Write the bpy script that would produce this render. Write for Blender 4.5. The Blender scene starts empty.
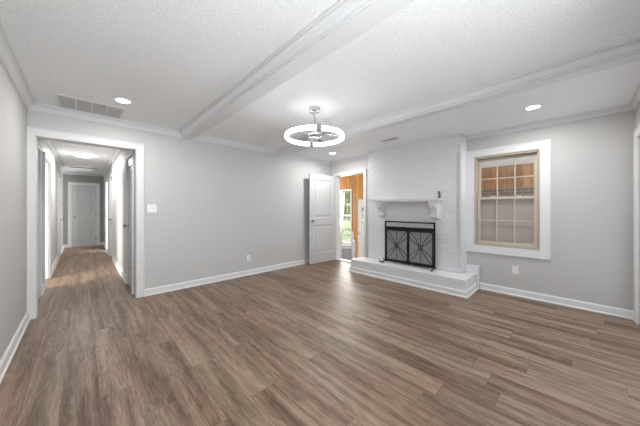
import bpy, bmesh, math, random
from mathutils import Vector, Matrix
random.seed(4)
PI = math.pi
SC = bpy.context.scene
COL = SC.collection

# ------------------------------------------------------------------ camera, world, light
H = 1.235
F = 246.4
YAW = math.atan(238 / 246.4)
cam_d = bpy.data.cameras.new('camera')
cam = bpy.data.objects.new('camera', cam_d)
COL.objects.link(cam)
cam.location = (0, 0, H)
cam.rotation_euler = (PI / 2, 0, -YAW)
cam_d.sensor_width = 36
cam_d.sensor_fit = 'HORIZONTAL'
cam_d.lens = 36 * F / 640
cam_d.shift_y = -4 / 640
cam_d.clip_start = 0.02
SC.camera = cam
SC.view_settings.view_transform = 'Standard'
SC.view_settings.look = 'None'
SC.view_settings.gamma = 1
SC.view_settings.exposure = 0.62
SC.view_settings.use_curve_mapping = False

world = bpy.data.worlds.new('overcast_sky')
SC.world = world
world.use_nodes = True
bg = world.node_tree.nodes['Background']
bg.inputs[0].default_value = (0.86, 0.93, 1.0, 1)
bg.inputs[1].default_value = 0.8


def area(name, loc, direction, sx, sy, power, color=(1, 1, 1), spread=PI):
    d = bpy.data.lights.new(name, 'AREA')
    d.shape = 'RECTANGLE'
    d.size = sx
    d.size_y = sy
    d.energy = power
    d.color = color
    d.spread = spread
    o = bpy.data.objects.new(name, d)
    COL.objects.link(o)
    o.location = loc
    o.rotation_euler = Vector(direction).to_track_quat('-Z', 'Y').to_euler()
    return o


sun_d = bpy.data.lights.new('sun', 'SUN')
sun_d.energy = 3.2
sun_d.angle = math.radians(3)
sun_d.color = (1.0, 0.97, 0.9)
sun = bpy.data.objects.new('sun', sun_d)
COL.objects.link(sun)
sun.rotation_euler = Vector((0.60, -0.22, -0.77)).to_track_quat('-Z', 'Y').to_euler()

# daylight area lamps: some at visible openings, others added as fill
area('added_patio_fill', (2.9, -0.75, 0.75), (-0.9, 1, 0.2), 2.0, 1.3, 1.5, (0.92, 0.965, 1.0))  # added fill lamp behind the camera, standing in for patio daylight
area('added_back_fill', (0.62, -0.75, 1.10), (-0.55, 1, 0.50), 1.2, 1.1, 62, (0.93, 0.97, 1.0))  # added lamp outside an unseen window, tilted up to brighten the ceiling
area('added_porch_fill', (5.7, 7.55, 1.2), (0, -1, -0.1), 1.8, 1.6, 80, (1.0, 0.98, 0.95))  # added lamp past the unseen end wall, put in to brighten the porch
area('porch_far_window_daylight', (7.45, 6.35, 1.35), (-1, -0.92, -0.42), 1.2, 1.5, 48, (1.0, 0.96, 0.92), math.radians(120))
area('added_porch_end_fill', (5.7, -1.55, 1.2), (0, 1, 0.0), 1.8, 1.6, 30, (1.0, 0.98, 0.95))  # another added fill lamp, at the opposite unseen end of the porch
area('side_room_daylight', (-2.85, 5.55, 1.4), (1, 0.15, -0.25), 1.2, 1.4, 110, (1.0, 0.96, 0.92))


area('added_bedroom_fill', (1.35, 8.75, 1.4), (-0.75, 1, 0.0), 0.6, 1.2, 55, (1.0, 0.99, 0.97))  # added lamp with no window behind it, brightens the hall's far end

# ------------------------------------------------------------------ materials
def new_mat(name):
    m = bpy.data.materials.new(name)
    m.use_nodes = True
    nt = m.node_tree
    b = nt.nodes['Principled BSDF']
    return m, nt, b


def N(nt, kind, **kw):
    n = nt.nodes.new(kind)
    for k, v in kw.items():
        setattr(n, k, v)
    return n


def plain(name, col, rough=0.5, metal=0.0, bump=0.0, scale=40.0, emit=None, estr=0, var=0.0, spec=0.5):
    m, nt, b = new_mat(name)
    b.inputs['Base Color'].default_value = (*col, 1)
    b.inputs['Roughness'].default_value = rough
    b.inputs['Metallic'].default_value = metal
    b.inputs['Specular IOR Level'].default_value = spec
    if emit:
        b.inputs['Emission Color'].default_value = (*emit, 1)
        b.inputs['Emission Strength'].default_value = estr
    if bump or var:
        tc = N(nt, 'ShaderNodeTexCoord')
        nz = N(nt, 'ShaderNodeTexNoise')
        nz.inputs['Scale'].default_value = scale
        nz.inputs['Detail'].default_value = 4
        nt.links.new(tc.outputs['Object'], nz.inputs['Vector'])
        if bump:
            bp = N(nt, 'ShaderNodeBump')
            bp.inputs['Strength'].default_value = bump
            bp.inputs['Distance'].default_value = 0.01
            nt.links.new(nz.outputs['Fac'], bp.inputs['Height'])
            nt.links.new(bp.outputs['Normal'], b.inputs['Normal'])
        if var:
            cr = N(nt, 'ShaderNodeValToRGB')
            cr.color_ramp.elements[0].position = 0.3
            cr.color_ramp.elements[1].position = 0.7
            cr.color_ramp.elements[0].color = (*[c * (1 - var) for c in col], 1)
            cr.color_ramp.elements[1].color = (*[min(1, c * (1 + var)) for c in col], 1)
            nt.links.new(nz.outputs['Fac'], cr.inputs['Fac'])
            nt.links.new(cr.outputs['Color'], b.inputs['Base Color'])
    return m


def M(nt, op, a, b=None, c=None):
    n = N(nt, 'ShaderNodeMath', operation=op)
    for i, v in enumerate((a, b, c)):
        if v is None:
            continue
        if isinstance(v, (int, float)):
            n.inputs[i].default_value = v
        else:
            nt.links.new(v, n.inputs[i])
    return n.outputs[0]


def ramp(nt, fac, stops):
    cr = N(nt, 'ShaderNodeValToRGB')
    e = cr.color_ramp.elements
    while len(e) < len(stops):
        e.new(0.5)
    for i, (p, c) in enumerate(stops):
        e[i].position = p
        e[i].color = (*c, 1)
    nt.links.new(fac, cr.inputs['Fac'])
    return cr.outputs['Color']


def floor_mat():
    m, nt, b = new_mat('wood_plank_floor')
    L = nt.links.new
    tc = N(nt, 'ShaderNodeTexCoord')
    sp = N(nt, 'ShaderNodeSeparateXYZ')
    L(tc.outputs['Object'], sp.inputs[0])
    W, LEN = 0.178, 1.22
    xr = M(nt, 'DIVIDE', M(nt, 'ADD', sp.outputs[0], 20.03), W)
    row = M(nt, 'FLOOR', xr)
    fx = M(nt, 'FRACT', xr)
    wn = N(nt, 'ShaderNodeTexWhiteNoise', noise_dimensions='1D')
    L(row, wn.inputs['W'])
    yr = M(nt, 'ADD', M(nt, 'DIVIDE', M(nt, 'ADD', sp.outputs[1], 20), LEN), wn.outputs['Value'])
    colm = M(nt, 'FLOOR', yr)
    fy = M(nt, 'FRACT', yr)
    cmb = N(nt, 'ShaderNodeCombineXYZ')
    L(row, cmb.inputs[0])
    L(colm, cmb.inputs[1])
    w2 = N(nt, 'ShaderNodeTexWhiteNoise', noise_dimensions='3D')
    L(cmb.outputs[0], w2.inputs['Vector'])
    rnd = w2.outputs['Value']
    # grain coordinates, shifted for every plank
    g = N(nt, 'ShaderNodeCombineXYZ')
    L(M(nt, 'ADD', M(nt, 'MULTIPLY', sp.outputs[0], 1.0), M(nt, 'MULTIPLY', rnd, 37.0)), g.inputs[0])
    L(M(nt, 'ADD', M(nt, 'MULTIPLY', sp.outputs[1], 0.07), M(nt, 'MULTIPLY', rnd, 11.0)), g.inputs[1])
    n1 = N(nt, 'ShaderNodeTexNoise')
    n1.inputs['Scale'].default_value = 13
    n1.inputs['Detail'].default_value = 6
    n1.inputs['Roughness'].default_value = 0.62
    n1.inputs['Distortion'].default_value = 0.35
    L(g.outputs[0], n1.inputs['Vector'])
    n2 = N(nt, 'ShaderNodeTexNoise')
    n2.inputs['Scale'].default_value = 110
    n2.inputs['Detail'].default_value = 4
    n2.inputs['Roughness'].default_value = 0.7
    L(g.outputs[0], n2.inputs['Vector'])
    # cathedral rings
    g2 = N(nt, 'ShaderNodeCombineXYZ')
    L(M(nt, 'ADD', sp.outputs[0], M(nt, 'MULTIPLY', rnd, 53.0)), g2.inputs[0])
    L(M(nt, 'ADD', M(nt, 'MULTIPLY', sp.outputs[1], 0.22), M(nt, 'MULTIPLY', rnd, 5.0)), g2.inputs[1])
    n3 = N(nt, 'ShaderNodeTexNoise')
    n3.inputs['Scale'].default_value = 5.0
    n3.inputs['Detail'].default_value = 1.5
    L(g2.outputs[0], n3.inputs['Vector'])
    rings = M(nt, 'SINE', M(nt, 'MULTIPLY', n3.outputs['Fac'], 95.0))
    fac = M(nt, 'ADD', M(nt, 'MULTIPLY', n1.outputs['Fac'], 0.60), M(nt, 'MULTIPLY', n2.outputs['Fac'], 0.36))
    fac = M(nt, 'ADD', fac, M(nt, 'MULTIPLY', rings, 0.016))
    fac = M(nt, 'ADD', fac, M(nt, 'MULTIPLY', M(nt, 'SUBTRACT', rnd, 0.5), 0.075))
    c = ramp(nt, fac, [(0.32, (0.070, 0.041, 0.025)), (0.41, (0.145, 0.092, 0.059)), (0.49, (0.225, 0.155, 0.108)),
                       (0.60, (0.35, 0.257, 0.188))])
    # broad pinkish and olive toning of the print
    n4 = N(nt, 'ShaderNodeTexNoise')
    n4.inputs['Scale'].default_value = 6
    n4.inputs['Detail'].default_value = 2
    L(g.outputs[0], n4.inputs['Vector'])
    tone = ramp(nt, n4.outputs['Fac'], [(0.38, (0.96, 1.0, 0.97)), (0.5, (1.0, 1.0, 1.0)), (0.62, (1.04, 0.985, 0.965))])
    tm = N(nt, 'ShaderNodeMix', data_type='RGBA', blend_type='MULTIPLY')
    tm.inputs['Factor'].default_value = 1
    L(c, tm.inputs['A'])
    L(tone, tm.inputs['B'])
    c = tm.outputs['Result']
    edge = M(nt, 'MINIMUM', M(nt, 'MULTIPLY', M(nt, 'MINIMUM', fx, M(nt, 'SUBTRACT', 1.0, fx)), W),
             M(nt, 'MULTIPLY', M(nt, 'MINIMUM', fy, M(nt, 'SUBTRACT', 1.0, fy)), LEN))
    e = M(nt, 'MINIMUM', M(nt, 'DIVIDE', edge, 0.0018), 1.0)
    mx = N(nt, 'ShaderNodeMix', data_type='RGBA')
    L(e, mx.inputs['Factor'])
    mx.inputs['A'].default_value = (0.06, 0.04, 0.028, 1)
    L(c, mx.inputs['B'])
    L(mx.outputs['Result'], b.inputs['Base Color'])
    L(M(nt, 'ADD', M(nt, 'MULTIPLY', n2.outputs['Fac'], 0.2), 0.34), b.inputs['Roughness'])
    b.inputs['Specular IOR Level'].default_value = 0.4
    bp = N(nt, 'ShaderNodeBump')
    bp.inputs['Strength'].default_value = 0.25
    bp.inputs['Distance'].default_value = 0.002
    L(M(nt, 'ADD', e, M(nt, 'MULTIPLY', n2.outputs['Fac'], 0.5)), bp.inputs['Height'])
    L(bp.outputs['Normal'], b.inputs['Normal'])
    return m


def panel_wall_mat(name, col, groove=0.30):
    """painted sheet panelling: faint irregular vertical grooves along world x"""
    m, nt, b = new_mat(name)
    L = nt.links.new
    tc = N(nt, 'ShaderNodeTexCoord')
    sp = N(nt, 'ShaderNodeSeparateXYZ')
    L(tc.outputs['Object'], sp.inputs[0])
    hs = None
    for per, off in ((0.407, 0.0), (0.407, 0.13), (0.611, 0.05)):
        f = M(nt, 'FRACT', M(nt, 'DIVIDE', M(nt, 'ADD', sp.outputs[0], off + 10), per))
        d = M(nt, 'MULTIPLY', M(nt, 'ABSOLUTE', M(nt, 'SUBTRACT', f, 0.5)), per)
        g = M(nt, 'MINIMUM', M(nt, 'DIVIDE', d, 0.004), 1.0)
        hs = g if hs is None else M(nt, 'MINIMUM', hs, g)
    nz = N(nt, 'ShaderNodeTexNoise')
    nz.inputs['Scale'].default_value = 120
    L(tc.outputs['Object'], nz.inputs['Vector'])
    bp = N(nt, 'ShaderNodeBump')
    bp.inputs['Strength'].default_value = groove
    bp.inputs['Distance'].default_value = 0.002
    L(M(nt, 'ADD', hs, M(nt, 'MULTIPLY', nz.outputs['Fac'], 0.2)), bp.inputs['Height'])
    L(bp.outputs['Normal'], b.inputs['Normal'])
    b.inputs['Base Color'].default_value = (*col, 1)
    b.inputs['Roughness'].default_value = 0.55
    return m


def brick_mat(name, c1, c2, mortar, axes='yz', bump=0.6, bw=0.205, rh=0.0675, ms=0.008, rough=0.5, dist=0.006):
    m, nt, b = new_mat(name)
    L = nt.links.new
    tc = N(nt, 'ShaderNodeTexCoord')
    sp = N(nt, 'ShaderNodeSeparateXYZ')
    L(tc.outputs['Object'], sp.inputs[0])
    cm = N(nt, 'ShaderNodeCombineXYZ')
    # one coordinate runs round the corner so that the return faces have bricks too
    L(M(nt, 'ADD', sp.outputs[1], sp.outputs[0]), cm.inputs[0])
    L(sp.outputs[2], cm.inputs[1])
    bt = N(nt, 'ShaderNodeTexBrick')
    bt.inputs['Scale'].default_value = 1
    bt.inputs['Brick Width'].default_value = bw
    bt.inputs['Row Height'].default_value = rh
    bt.inputs['Mortar Size'].default_value = ms
    bt.inputs['Mortar Smooth'].default_value = 0.6
    bt.inputs['Color1'].default_value = (*c1, 1)
    bt.inputs['Color2'].default_value = (*c2, 1)
    bt.inputs['Mortar'].default_value = (*mortar, 1)
    L(cm.outputs[0], bt.inputs['Vector'])
    L(bt.outputs['Color'], b.inputs['Base Color'])
    nz = N(nt, 'ShaderNodeTexNoise')
    nz.inputs['Scale'].default_value = 30
    nz.inputs['Detail'].default_value = 4
    L(tc.outputs['Object'], nz.inputs['Vector'])
    bp = N(nt, 'ShaderNodeBump')
    bp.inputs['Strength'].default_value = bump
    bp.inputs['Distance'].default_value = dist
    L(M(nt, 'ADD', M(nt, 'SUBTRACT', 1.0, bt.outputs['Fac']), M(nt, 'MULTIPLY', nz.outputs['Fac'], 0.5)), bp.inputs['Height'])
    L(bp.outputs['Normal'], b.inputs['Normal'])
    b.inputs['Roughness'].default_value = rough
    return m


def wood_panel_mat(name):
    m, nt, b = new_mat(name)
    L = nt.links.new
    tc = N(nt, 'ShaderNodeTexCoord')
    sp = N(nt, 'ShaderNodeSeparateXYZ')
    L(tc.outputs['Object'], sp.inputs[0])
    r = M(nt, 'DIVIDE', M(nt, 'ADD', M(nt, 'ADD', sp.outputs[1], sp.outputs[0]), 20), 0.14)
    wn = N(nt, 'ShaderNodeTexWhiteNoise', noise_dimensions='1D')
    L(M(nt, 'FLOOR', r), wn.inputs['W'])
    mp = N(nt, 'ShaderNodeMapping')
    mp.inputs['Scale'].default_value = (9, 9, 0.9)
    L(tc.outputs['Object'], mp.inputs['Vector'])
    nz = N(nt, 'ShaderNodeTexNoise')
    nz.inputs['Scale'].default_value = 3
    nz.inputs['Detail'].default_value = 5
    nz.inputs['Distortion'].default_value = 1.2
    L(mp.outputs[0], nz.inputs['Vector'])
    fac = M(nt, 'ADD', M(nt, 'MULTIPLY', nz.outputs['Fac'], 0.75), M(nt, 'MULTIPLY', wn.outputs['Value'], 0.3))
    c = ramp(nt, fac, [(0.3, (0.24, 0.10, 0.018)), (0.55, (0.43, 0.20, 0.04)), (0.8, (0.58, 0.31, 0.08))])
    fr = M(nt, 'FRACT', r)
    e = M(nt, 'MINIMUM', M(nt, 'DIVIDE', M(nt, 'MINIMUM', fr, M(nt, 'SUBTRACT', 1.0, fr)), 0.05), 1.0)
    mx = N(nt, 'ShaderNodeMix', data_type='RGBA')
    L(e, mx.inputs['Factor'])
    mx.inputs['A'].default_value = (0.14, 0.05, 0.015, 1)
    L(c, mx.inputs['B'])
    L(mx.outputs['Result'], b.inputs['Base Color'])
    b.inputs['Roughness'].default_value = 0.4
    return m


def mix_transparent(name, col, opacity, rough=0.05, glossy=True):
    m = bpy.data.materials.new(name)
    m.use_nodes = True
    nt = m.node_tree
    nt.nodes.clear()
    o = N(nt, 'ShaderNodeOutputMaterial')
    t = N(nt, 'ShaderNodeBsdfTransparent')
    g = N(nt, 'ShaderNodeBsdfGlossy' if glossy else 'ShaderNodeBsdfDiffuse')
    g.inputs['Color'].default_value = (*col, 1)
    g.inputs['Roughness'].default_value = rough
    mx = N(nt, 'ShaderNodeMixShader')
    mx.inputs[0].default_value = opacity
    nt.links.new(t.outputs[0], mx.inputs[1])
    nt.links.new(g.outputs[0], mx.inputs[2])
    nt.links.new(mx.outputs[0], o.inputs[0])
    return m


def popcorn_mat():
    m, nt, b = new_mat('textured_ceiling_paint')
    L = nt.links.new
    tc = N(nt, 'ShaderNodeTexCoord')
    n1 = N(nt, 'ShaderNodeTexNoise')
    n1.inputs['Scale'].default_value = 75
    n1.inputs['Detail'].default_value = 3
    L(tc.outputs['Object'], n1.inputs['Vector'])
    v1 = N(nt, 'ShaderNodeTexVoronoi')
    v1.inputs['Scale'].default_value = 95
    L(tc.outputs['Object'], v1.inputs['Vector'])
    hgt = M(nt, 'ADD', M(nt, 'MULTIPLY', n1.outputs['Fac'], 1.0), M(nt, 'MULTIPLY', M(nt, 'SUBTRACT', 1.0, v1.outputs['Distance']), 0.5))
    c = ramp(nt, hgt, [(0.55, (0.83, 0.84, 0.85)), (0.95, (0.935, 0.95, 0.965))])
    L(c, b.inputs['Base Color'])
    bp = N(nt, 'ShaderNodeBump')
    bp.inputs['Strength'].default_value = 0.5
    bp.inputs['Distance'].default_value = 0.008
    L(hgt, bp.inputs['Height'])
    L(bp.outputs['Normal'], b.inputs['Normal'])
    b.inputs['Roughness'].default_value = 0.85
    return m


MAT = {
    'floor': floor_mat(),
    'wall': plain('warm_grey_wall_paint', (0.545, 0.538, 0.528), 0.6, bump=0.05, scale=150),
    'wallA': panel_wall_mat('grey_painted_panelling', (0.585, 0.585, 0.58)),
    'hallwall': plain('hall_wall_paint', (0.58, 0.585, 0.58), 0.5, bump=0.05, scale=150),
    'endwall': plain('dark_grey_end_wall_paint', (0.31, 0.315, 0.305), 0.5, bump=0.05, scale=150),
    'popcorn': popcorn_mat(),
    'soffit': plain('smooth_ceiling_paint', (0.90, 0.91, 0.925), 0.6, bump=0.05, scale=60),
    'trim': plain('white_trim_paint', (0.75, 0.757, 0.767), 0.5),
    'door': plain('white_door_paint', (0.60, 0.603, 0.608), 0.35),
    'brick': brick_mat('white_painted_brick', (0.76, 0.77, 0.785), (0.74, 0.75, 0.765), (0.72, 0.73, 0.745), bump=0.6),
    'hearth': brick_mat('white_painted_hearth_brick', (0.76, 0.77, 0.785), (0.75, 0.76, 0.775), (0.73, 0.74, 0.755), bump=0.35, rh=0.075),
    'firebox': brick_mat('sooty_firebrick', (0.20, 0.19, 0.185), (0.15, 0.145, 0.14), (0.10, 0.10, 0.10), bump=0.5),
    'redbrick': brick_mat('brown_porch_brick', (0.20, 0.11, 0.085), (0.12, 0.075, 0.06), (0.30, 0.26, 0.23), bump=0.5),
    'wood': wood_panel_mat('orange_pine_panelling'),
    'black': plain('black_iron', (0.018, 0.018, 0.02), 0.45, 0.6),
    'dark': plain('black_plastic', (0.02, 0.02, 0.022), 0.4),
    'mesh': mix_transparent('iron_mesh_curtain', (0.40, 0.40, 0.41), 0.70, 0.8, False),
    'screen': mix_transparent('insect_screen_mesh', (0.62, 0.57, 0.53), 0.62, 0.9, False),
    'glass': mix_transparent('window_glass', (0.9, 0.92, 0.93), 0.07, 0.02),
    'chrome': plain('brushed_nickel', (0.62, 0.62, 0.63), 0.25, 0.9),
    'steel': plain('satin_nickel_knob', (0.38, 0.37, 0.36), 0.3, 0.9),
    'tan': plain('almond_window_vinyl', (0.46, 0.41, 0.32), 0.45),
    'tanlight': plain('almond_sash_vinyl', (0.58, 0.52, 0.43), 0.45),
    'gap': plain('dark_gap', (0.05, 0.048, 0.045), 0.9),
    'plate': plain('white_switch_plastic', (0.86, 0.86, 0.85), 0.3),
    'slot': plain('outlet_slot', (0.05, 0.05, 0.05), 0.6),
    'grille': plain('grey_white_grille_paint', (0.50, 0.495, 0.49), 0.5),
    'duct': plain('duct_interior', (0.13, 0.13, 0.135), 0.8),
    'lamp': plain('downlight_lens', (0.9, 0.9, 0.9), 0.4, emit=(1, 0.99, 0.97), estr=9),
    'ring': plain('frosted_ring_light', (0.9, 0.9, 0.9), 0.4, emit=(0.97, 0.985, 1), estr=8.5),
    'halllamp': plain('hall_light_diffuser', (0.9, 0.9, 0.9), 0.4, emit=(1, 0.99, 0.97), estr=10),
    'blade': mix_transparent('smoked_fan_blade', (0.33, 0.33, 0.34), 0.62, 0.5, False),
    'porchfloor': plain('grey_porch_floor', (0.46, 0.45, 0.44), 0.5, var=0.1, scale=6),
    'chairwhite': plain('white_chair_paint', (0.80, 0.80, 0.79), 0.4),
    'cushion': plain('grey_fabric', (0.42, 0.41, 0.42), 0.9, bump=0.2, scale=200),
    'grass': plain('lawn_grass', (0.40, 0.50, 0.28), 0.9, var=0.3, scale=3),
    'leaf': plain('tree_leaf', (0.30, 0.42, 0.22), 0.6, var=0.4, scale=2),
    'bark': plain('tree_bark', (0.14, 0.10, 0.07), 0.9, var=0.3, scale=12, bump=0.5),
    'shingle': plain('exterior_wall', (0.5, 0.48, 0.45), 0.8),
}


# ------------------------------------------------------------------ mesh helpers
class MB:
    def __init__(s):
        s.bm = bmesh.new()

    def box(s, x0, x1, y0, y1, z0, z1, bev=0.0, seg=2):
        r = bmesh.ops.create_cube(s.bm, size=1)
        vs = r['verts']
        bmesh.ops.scale(s.bm, vec=(abs(x1 - x0), abs(y1 - y0), abs(z1 - z0)), verts=vs)
        bmesh.ops.translate(s.bm, vec=((x0 + x1) / 2, (y0 + y1) / 2, (z0 + z1) / 2), verts=vs)
        if bev:
            es = list({e for v in vs for e in v.link_edges})
            bmesh.ops.bevel(s.bm, geom=es, offset=bev, segments=seg, affect='EDGES', profile=0.5)
        return s

    def cyl(s, p0, p1, r0, r1=None, n=24, caps=True):
        r1 = r0 if r1 is None else r1
        p0, p1 = Vector(p0), Vector(p1)
        d = p1 - p0
        q = d.to_track_quat('Z', 'Y').to_matrix().to_4x4()
        mt = Matrix.Translation((p0 + p1) / 2) @ q
        bmesh.ops.create_cone(s.bm, cap_ends=caps, segments=n, radius1=r0, radius2=r1, depth=d.length, matrix=mt)
        return s

    def sphere(s, c, r, sc=(1, 1, 1), u=20, v=12):
        mt = Matrix.Translation(c) @ Matrix.Diagonal((*sc, 1))
        bmesh.ops.create_uvsphere(s.bm, u_segments=u, v_segments=v, radius=r, matrix=mt)
        return s

    def tube(s, pts, r, n=10, closed=False):
        pts = [Vector(p) for p in pts]
        rings = []
        m = len(pts)
        up = None
        for i, p in enumerate(pts):
            if closed:
                t = (pts[(i + 1) % m] - pts[i - 1]).normalized()
            else:
                t = (pts[min(i + 1, m - 1)] - pts[max(i - 1, 0)]).normalized()
            if up is None:
                up = Vector((0, 0, 1)) if abs(t.z) < 0.9 else Vector((1, 0, 0))
            a = t.cross(up).normalized()
            b_ = a.cross(t).normalized()
            up = b_
            rr = r[i] if isinstance(r, (list, tuple)) else r
            rings.append([s.bm.verts.new(p + (a * math.cos(2 * PI * k / n) + b_ * math.sin(2 * PI * k / n)) * rr) for k in range(n)])
        rng = range(m) if closed else range(m - 1)
        for i in rng:
            A, B = rings[i], rings[(i + 1) % m]
            for k in range(n):
                s.bm.faces.new((A[k], A[(k + 1) % n], B[(k + 1) % n], B[k]))
        if not closed:
            s.bm.faces.new(rings[0])
            s.bm.faces.new(rings[-1])
        return s

    def prism(s, pts, axis, a, b_):
        """closed 2-D outline extruded along an axis: 'x' outline is (y,z); 'y' (x,z); 'z' (x,y)"""
        def mk(p, t):
            return {'x': (t, p[0], p[1]), 'y': (p[0], t, p[1]), 'z': (p[0], p[1], t)}[axis]
        A = [s.bm.verts.new(mk(p, a)) for p in pts]
        B = [s.bm.verts.new(mk(p, b_)) for p in pts]
        n = len(pts)
        for i in range(n):
            s.bm.faces.new((A[i], A[(i + 1) % n], B[(i + 1) % n], B[i]))
        s.bm.faces.new(A[::-1])
        s.bm.faces.new(B)
        return s

    def lathe(s, prof, c=(0, 0, 0), n=48):
        rings = []
        for (r, z) in prof:
            rings.append([s.bm.verts.new((c[0] + r * math.cos(2 * PI * k / n), c[1] + r * math.sin(2 * PI * k / n), c[2] + z)) for k in range(n)])
        for i in range(len(prof) - 1):
            for k in range(n):
                s.bm.faces.new((rings[i][k], rings[i][(k + 1) % n], rings[i + 1][(k + 1) % n], rings[i + 1][k]))
        if prof[0][0] > 1e-5:
            s.bm.faces.new(rings[0])
        if prof[-1][0] > 1e-5:
            s.bm.faces.new(rings[-1])
        bmesh.ops.remove_doubles(s.bm, verts=s.bm.verts, dist=1e-5)
        return s

    def sweep(s, path, prof, closed=False):
        """moulding: profile (offset to the LEFT of the path, z), mitred corners"""
        m = len(path)
        P = [Vector(p) for p in path]
        rings = []
        for i in range(m):
            dirs = []
            if closed or i > 0:
                dirs.append((P[i] - P[i - 1]).normalized())
            if closed or i < m - 1:
                dirs.append((P[(i + 1) % m] - P[i]).normalized())
            ns = [Vector((-d.y, d.x)) for d in dirs]
            if len(ns) == 2:
                nn = (ns[0] + ns[1])
                nn = nn / max(1e-6, nn.length)
                nn = nn / max(0.2, nn.dot(ns[0]))
            else:
                nn = ns[0]
            rings.append([s.bm.verts.new((P[i].x + nn.x * o, P[i].y + nn.y * o, z)) for (o, z) in prof])
        k = len(prof)
        for i in (range(m) if closed else range(m - 1)):
            A, B = rings[i], rings[(i + 1) % m]
            for j in range(k):
                s.bm.faces.new((A[j], A[(j + 1) % k], B[(j + 1) % k], B[j]))
        if not closed:
            s.bm.faces.new(rings[0])
            s.bm.faces.new(rings[-1])
        return s

    def build(s, name, mat, parent=None, loc=None, rz=0.0, smooth=False):
        bmesh.ops.recalc_face_normals(s.bm, faces=s.bm.faces)
        me = bpy.data.meshes.new(name)
        s.bm.to_mesh(me)
        s.bm.free()
        me.materials.append(mat)
        if smooth:
            for p in me.polygons:
                p.use_smooth = True
            try:
                me.set_sharp_from_angle(angle=math.radians(38))
            except Exception:
                pass
        o = bpy.data.objects.new(name, me)
        COL.objects.link(o)
        if parent:
            o.parent = parent
        if loc:
            o.location = loc
        o.rotation_euler = (0, 0, rz)
        return o


def tag(o, label=None, cat=None, group=None, kind=None):
    if label:
        o['label'] = label
    if cat:
        o['category'] = cat
    if group:
        o['group'] = group
    if kind:
        o['kind'] = kind
    return o


def struct(o, label, cat):
    return tag(o, label, cat, kind='structure')


def thing(name, label, cat, loc=(0, 0, 0), rz=0.0, group=None, kind=None):
    o = bpy.data.objects.new(name, None)
    o.empty_display_size = 0.1
    COL.objects.link(o)
    o.location = loc
    o.rotation_euler = (0, 0, rz)
    return tag(o, label, cat, group, kind)


def copy_tree(o, parent=None):
    c = o.copy()
    COL.objects.link(c)
    c.parent = parent
    for ch in list(o.children):
        copy_tree(ch, c)
    return c


# ------------------------------------------------------------------ room dimensions
XL, XR = -0.44, 4.44          # left wall, right wall (fireplace side)
YB, YA = -0.47, 4.24          # wall behind the camera, wall with the hall opening
CZ = 2.425
HX0, HX1, HY = -0.43, 0.54, 11.3
SZ = 2.405                    # lowered smooth ceiling over the fireplace side
PF = -0.50                    # sunken porch floor
PX = 6.80                     # porch far wall

# floor / ceilings
struct(MB().box(-3.2, 4.50, -0.60, 12.2, -0.12, 0).build('floor', MAT['floor']),
       'brown wood-look plank floor running from the room into the hall', 'floor')
struct(MB().box(-3.2, 2.90, -0.60, 12.2, CZ, CZ + 0.12).build('ceiling', MAT['popcorn']),
       'white textured ceiling over the left and middle of the room', 'ceiling')
struct(MB().box(2.97, 4.58, -0.60, 4.40, SZ, CZ + 0.12).build('ceiling_right', MAT['soffit']),
       'smooth lowered white ceiling strip on the fireplace side', 'ceiling')

# room walls
struct(MB().box(XL - 0.12, XL, -0.60, YA + 0.0, 0, CZ).build('wall_left', MAT['wall']),
       'plain grey wall at the left edge of the photo', 'wall')
# wall with hall opening : opening x -0.375..0.54, z<2.06
OX0, OX1, OZ = -0.375, 0.542, 2.06
b = MB()
b.box(XL - 0.12, OX0 - 0.012, YA, YA + 0.12, 0, CZ)
b.box(OX0 - 0.012, OX1 + 0.012, YA, YA + 0.12, OZ + 0.012, CZ)
b.box(OX1 + 0.012, XR + 0.14, YA, YA + 0.12, 0, CZ)
struct(b.build('wall_far', MAT['wallA']), 'long grey panelled wall with the hall opening at its left', 'wall')
# right wall with door (y 3.21..3.97) and window (y .33...1.10, z .67..2.04)
DY0, DY1, DZ = 3.215, 4.035, 2.03
WY0, WY1, WZ0, WZ1 = 0.33, 1.10, 0.675, 2.045
b = MB()
b.box(XR, XR + 0.14, -0.60, WY0, 0, CZ)
b.box(XR, XR + 0.14, WY0, WY1, 0, WZ0)
b.box(XR, XR + 0.14, WY0, WY1, WZ1, CZ)
b.box(XR, XR + 0.14, WY1, 1.65, 0, CZ)
b.box(XR, XR + 0.14, 1.65, 2.41, 0.89, CZ)
b.box(XR, XR + 0.14, 1.65, 2.41, 0, 0.24)
b.box(XR, XR + 0.14, 2.41, DY0 - 0.012, 0, CZ)
b.box(XR, XR + 0.14, DY0 - 0.012, DY1 + 0.012, DZ + 0.012, CZ)
b.box(XR, XR + 0.14, DY1 + 0.012, YA, 0, CZ)
struct(b.build('wall_right', MAT['wall']), 'grey wall with the tan window and the chimney breast', 'wall')
# back wall behind camera with glazing added for daylight: patio door (x 1.9..4.27) and window (x .1..1.4)
b = MB()
b.box(XL - 0.12, 0.10, YB - 0.12, YB, 0, CZ)
b.box(0.10, 1.40, YB - 0.12, YB, 0, 0.85)
b.box(0.10, 1.40, YB - 0.12, YB, 2.05, CZ)
b.box(1.40, 1.90, YB - 0.12, YB, 0, CZ)
b.box(1.90, 4.27, YB - 0.12, YB, 2.0, CZ)
b.box(4.27, XR, YB - 0.12, YB, 0, CZ)
struct(b.build('wall_back', MAT['wall']), 'sliver of grey wall at the right edge of the photo', 'wall')

# hall walls
def wall_y(name, x0, x1, y0, y1, holes, mat, label):
    """wall along y with door holes (ya, yb, ztop)"""
    b = MB()
    y = y0
    for (a, c, zt) in holes:
        b.box(x0, x1, y, a, 0, CZ)
        b.box(x0, x1, a, c, zt, CZ)
        y = c
    b.box(x0, x1, y, y1, 0, CZ)
    return struct(b.build(name, mat), label, 'wall')


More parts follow.
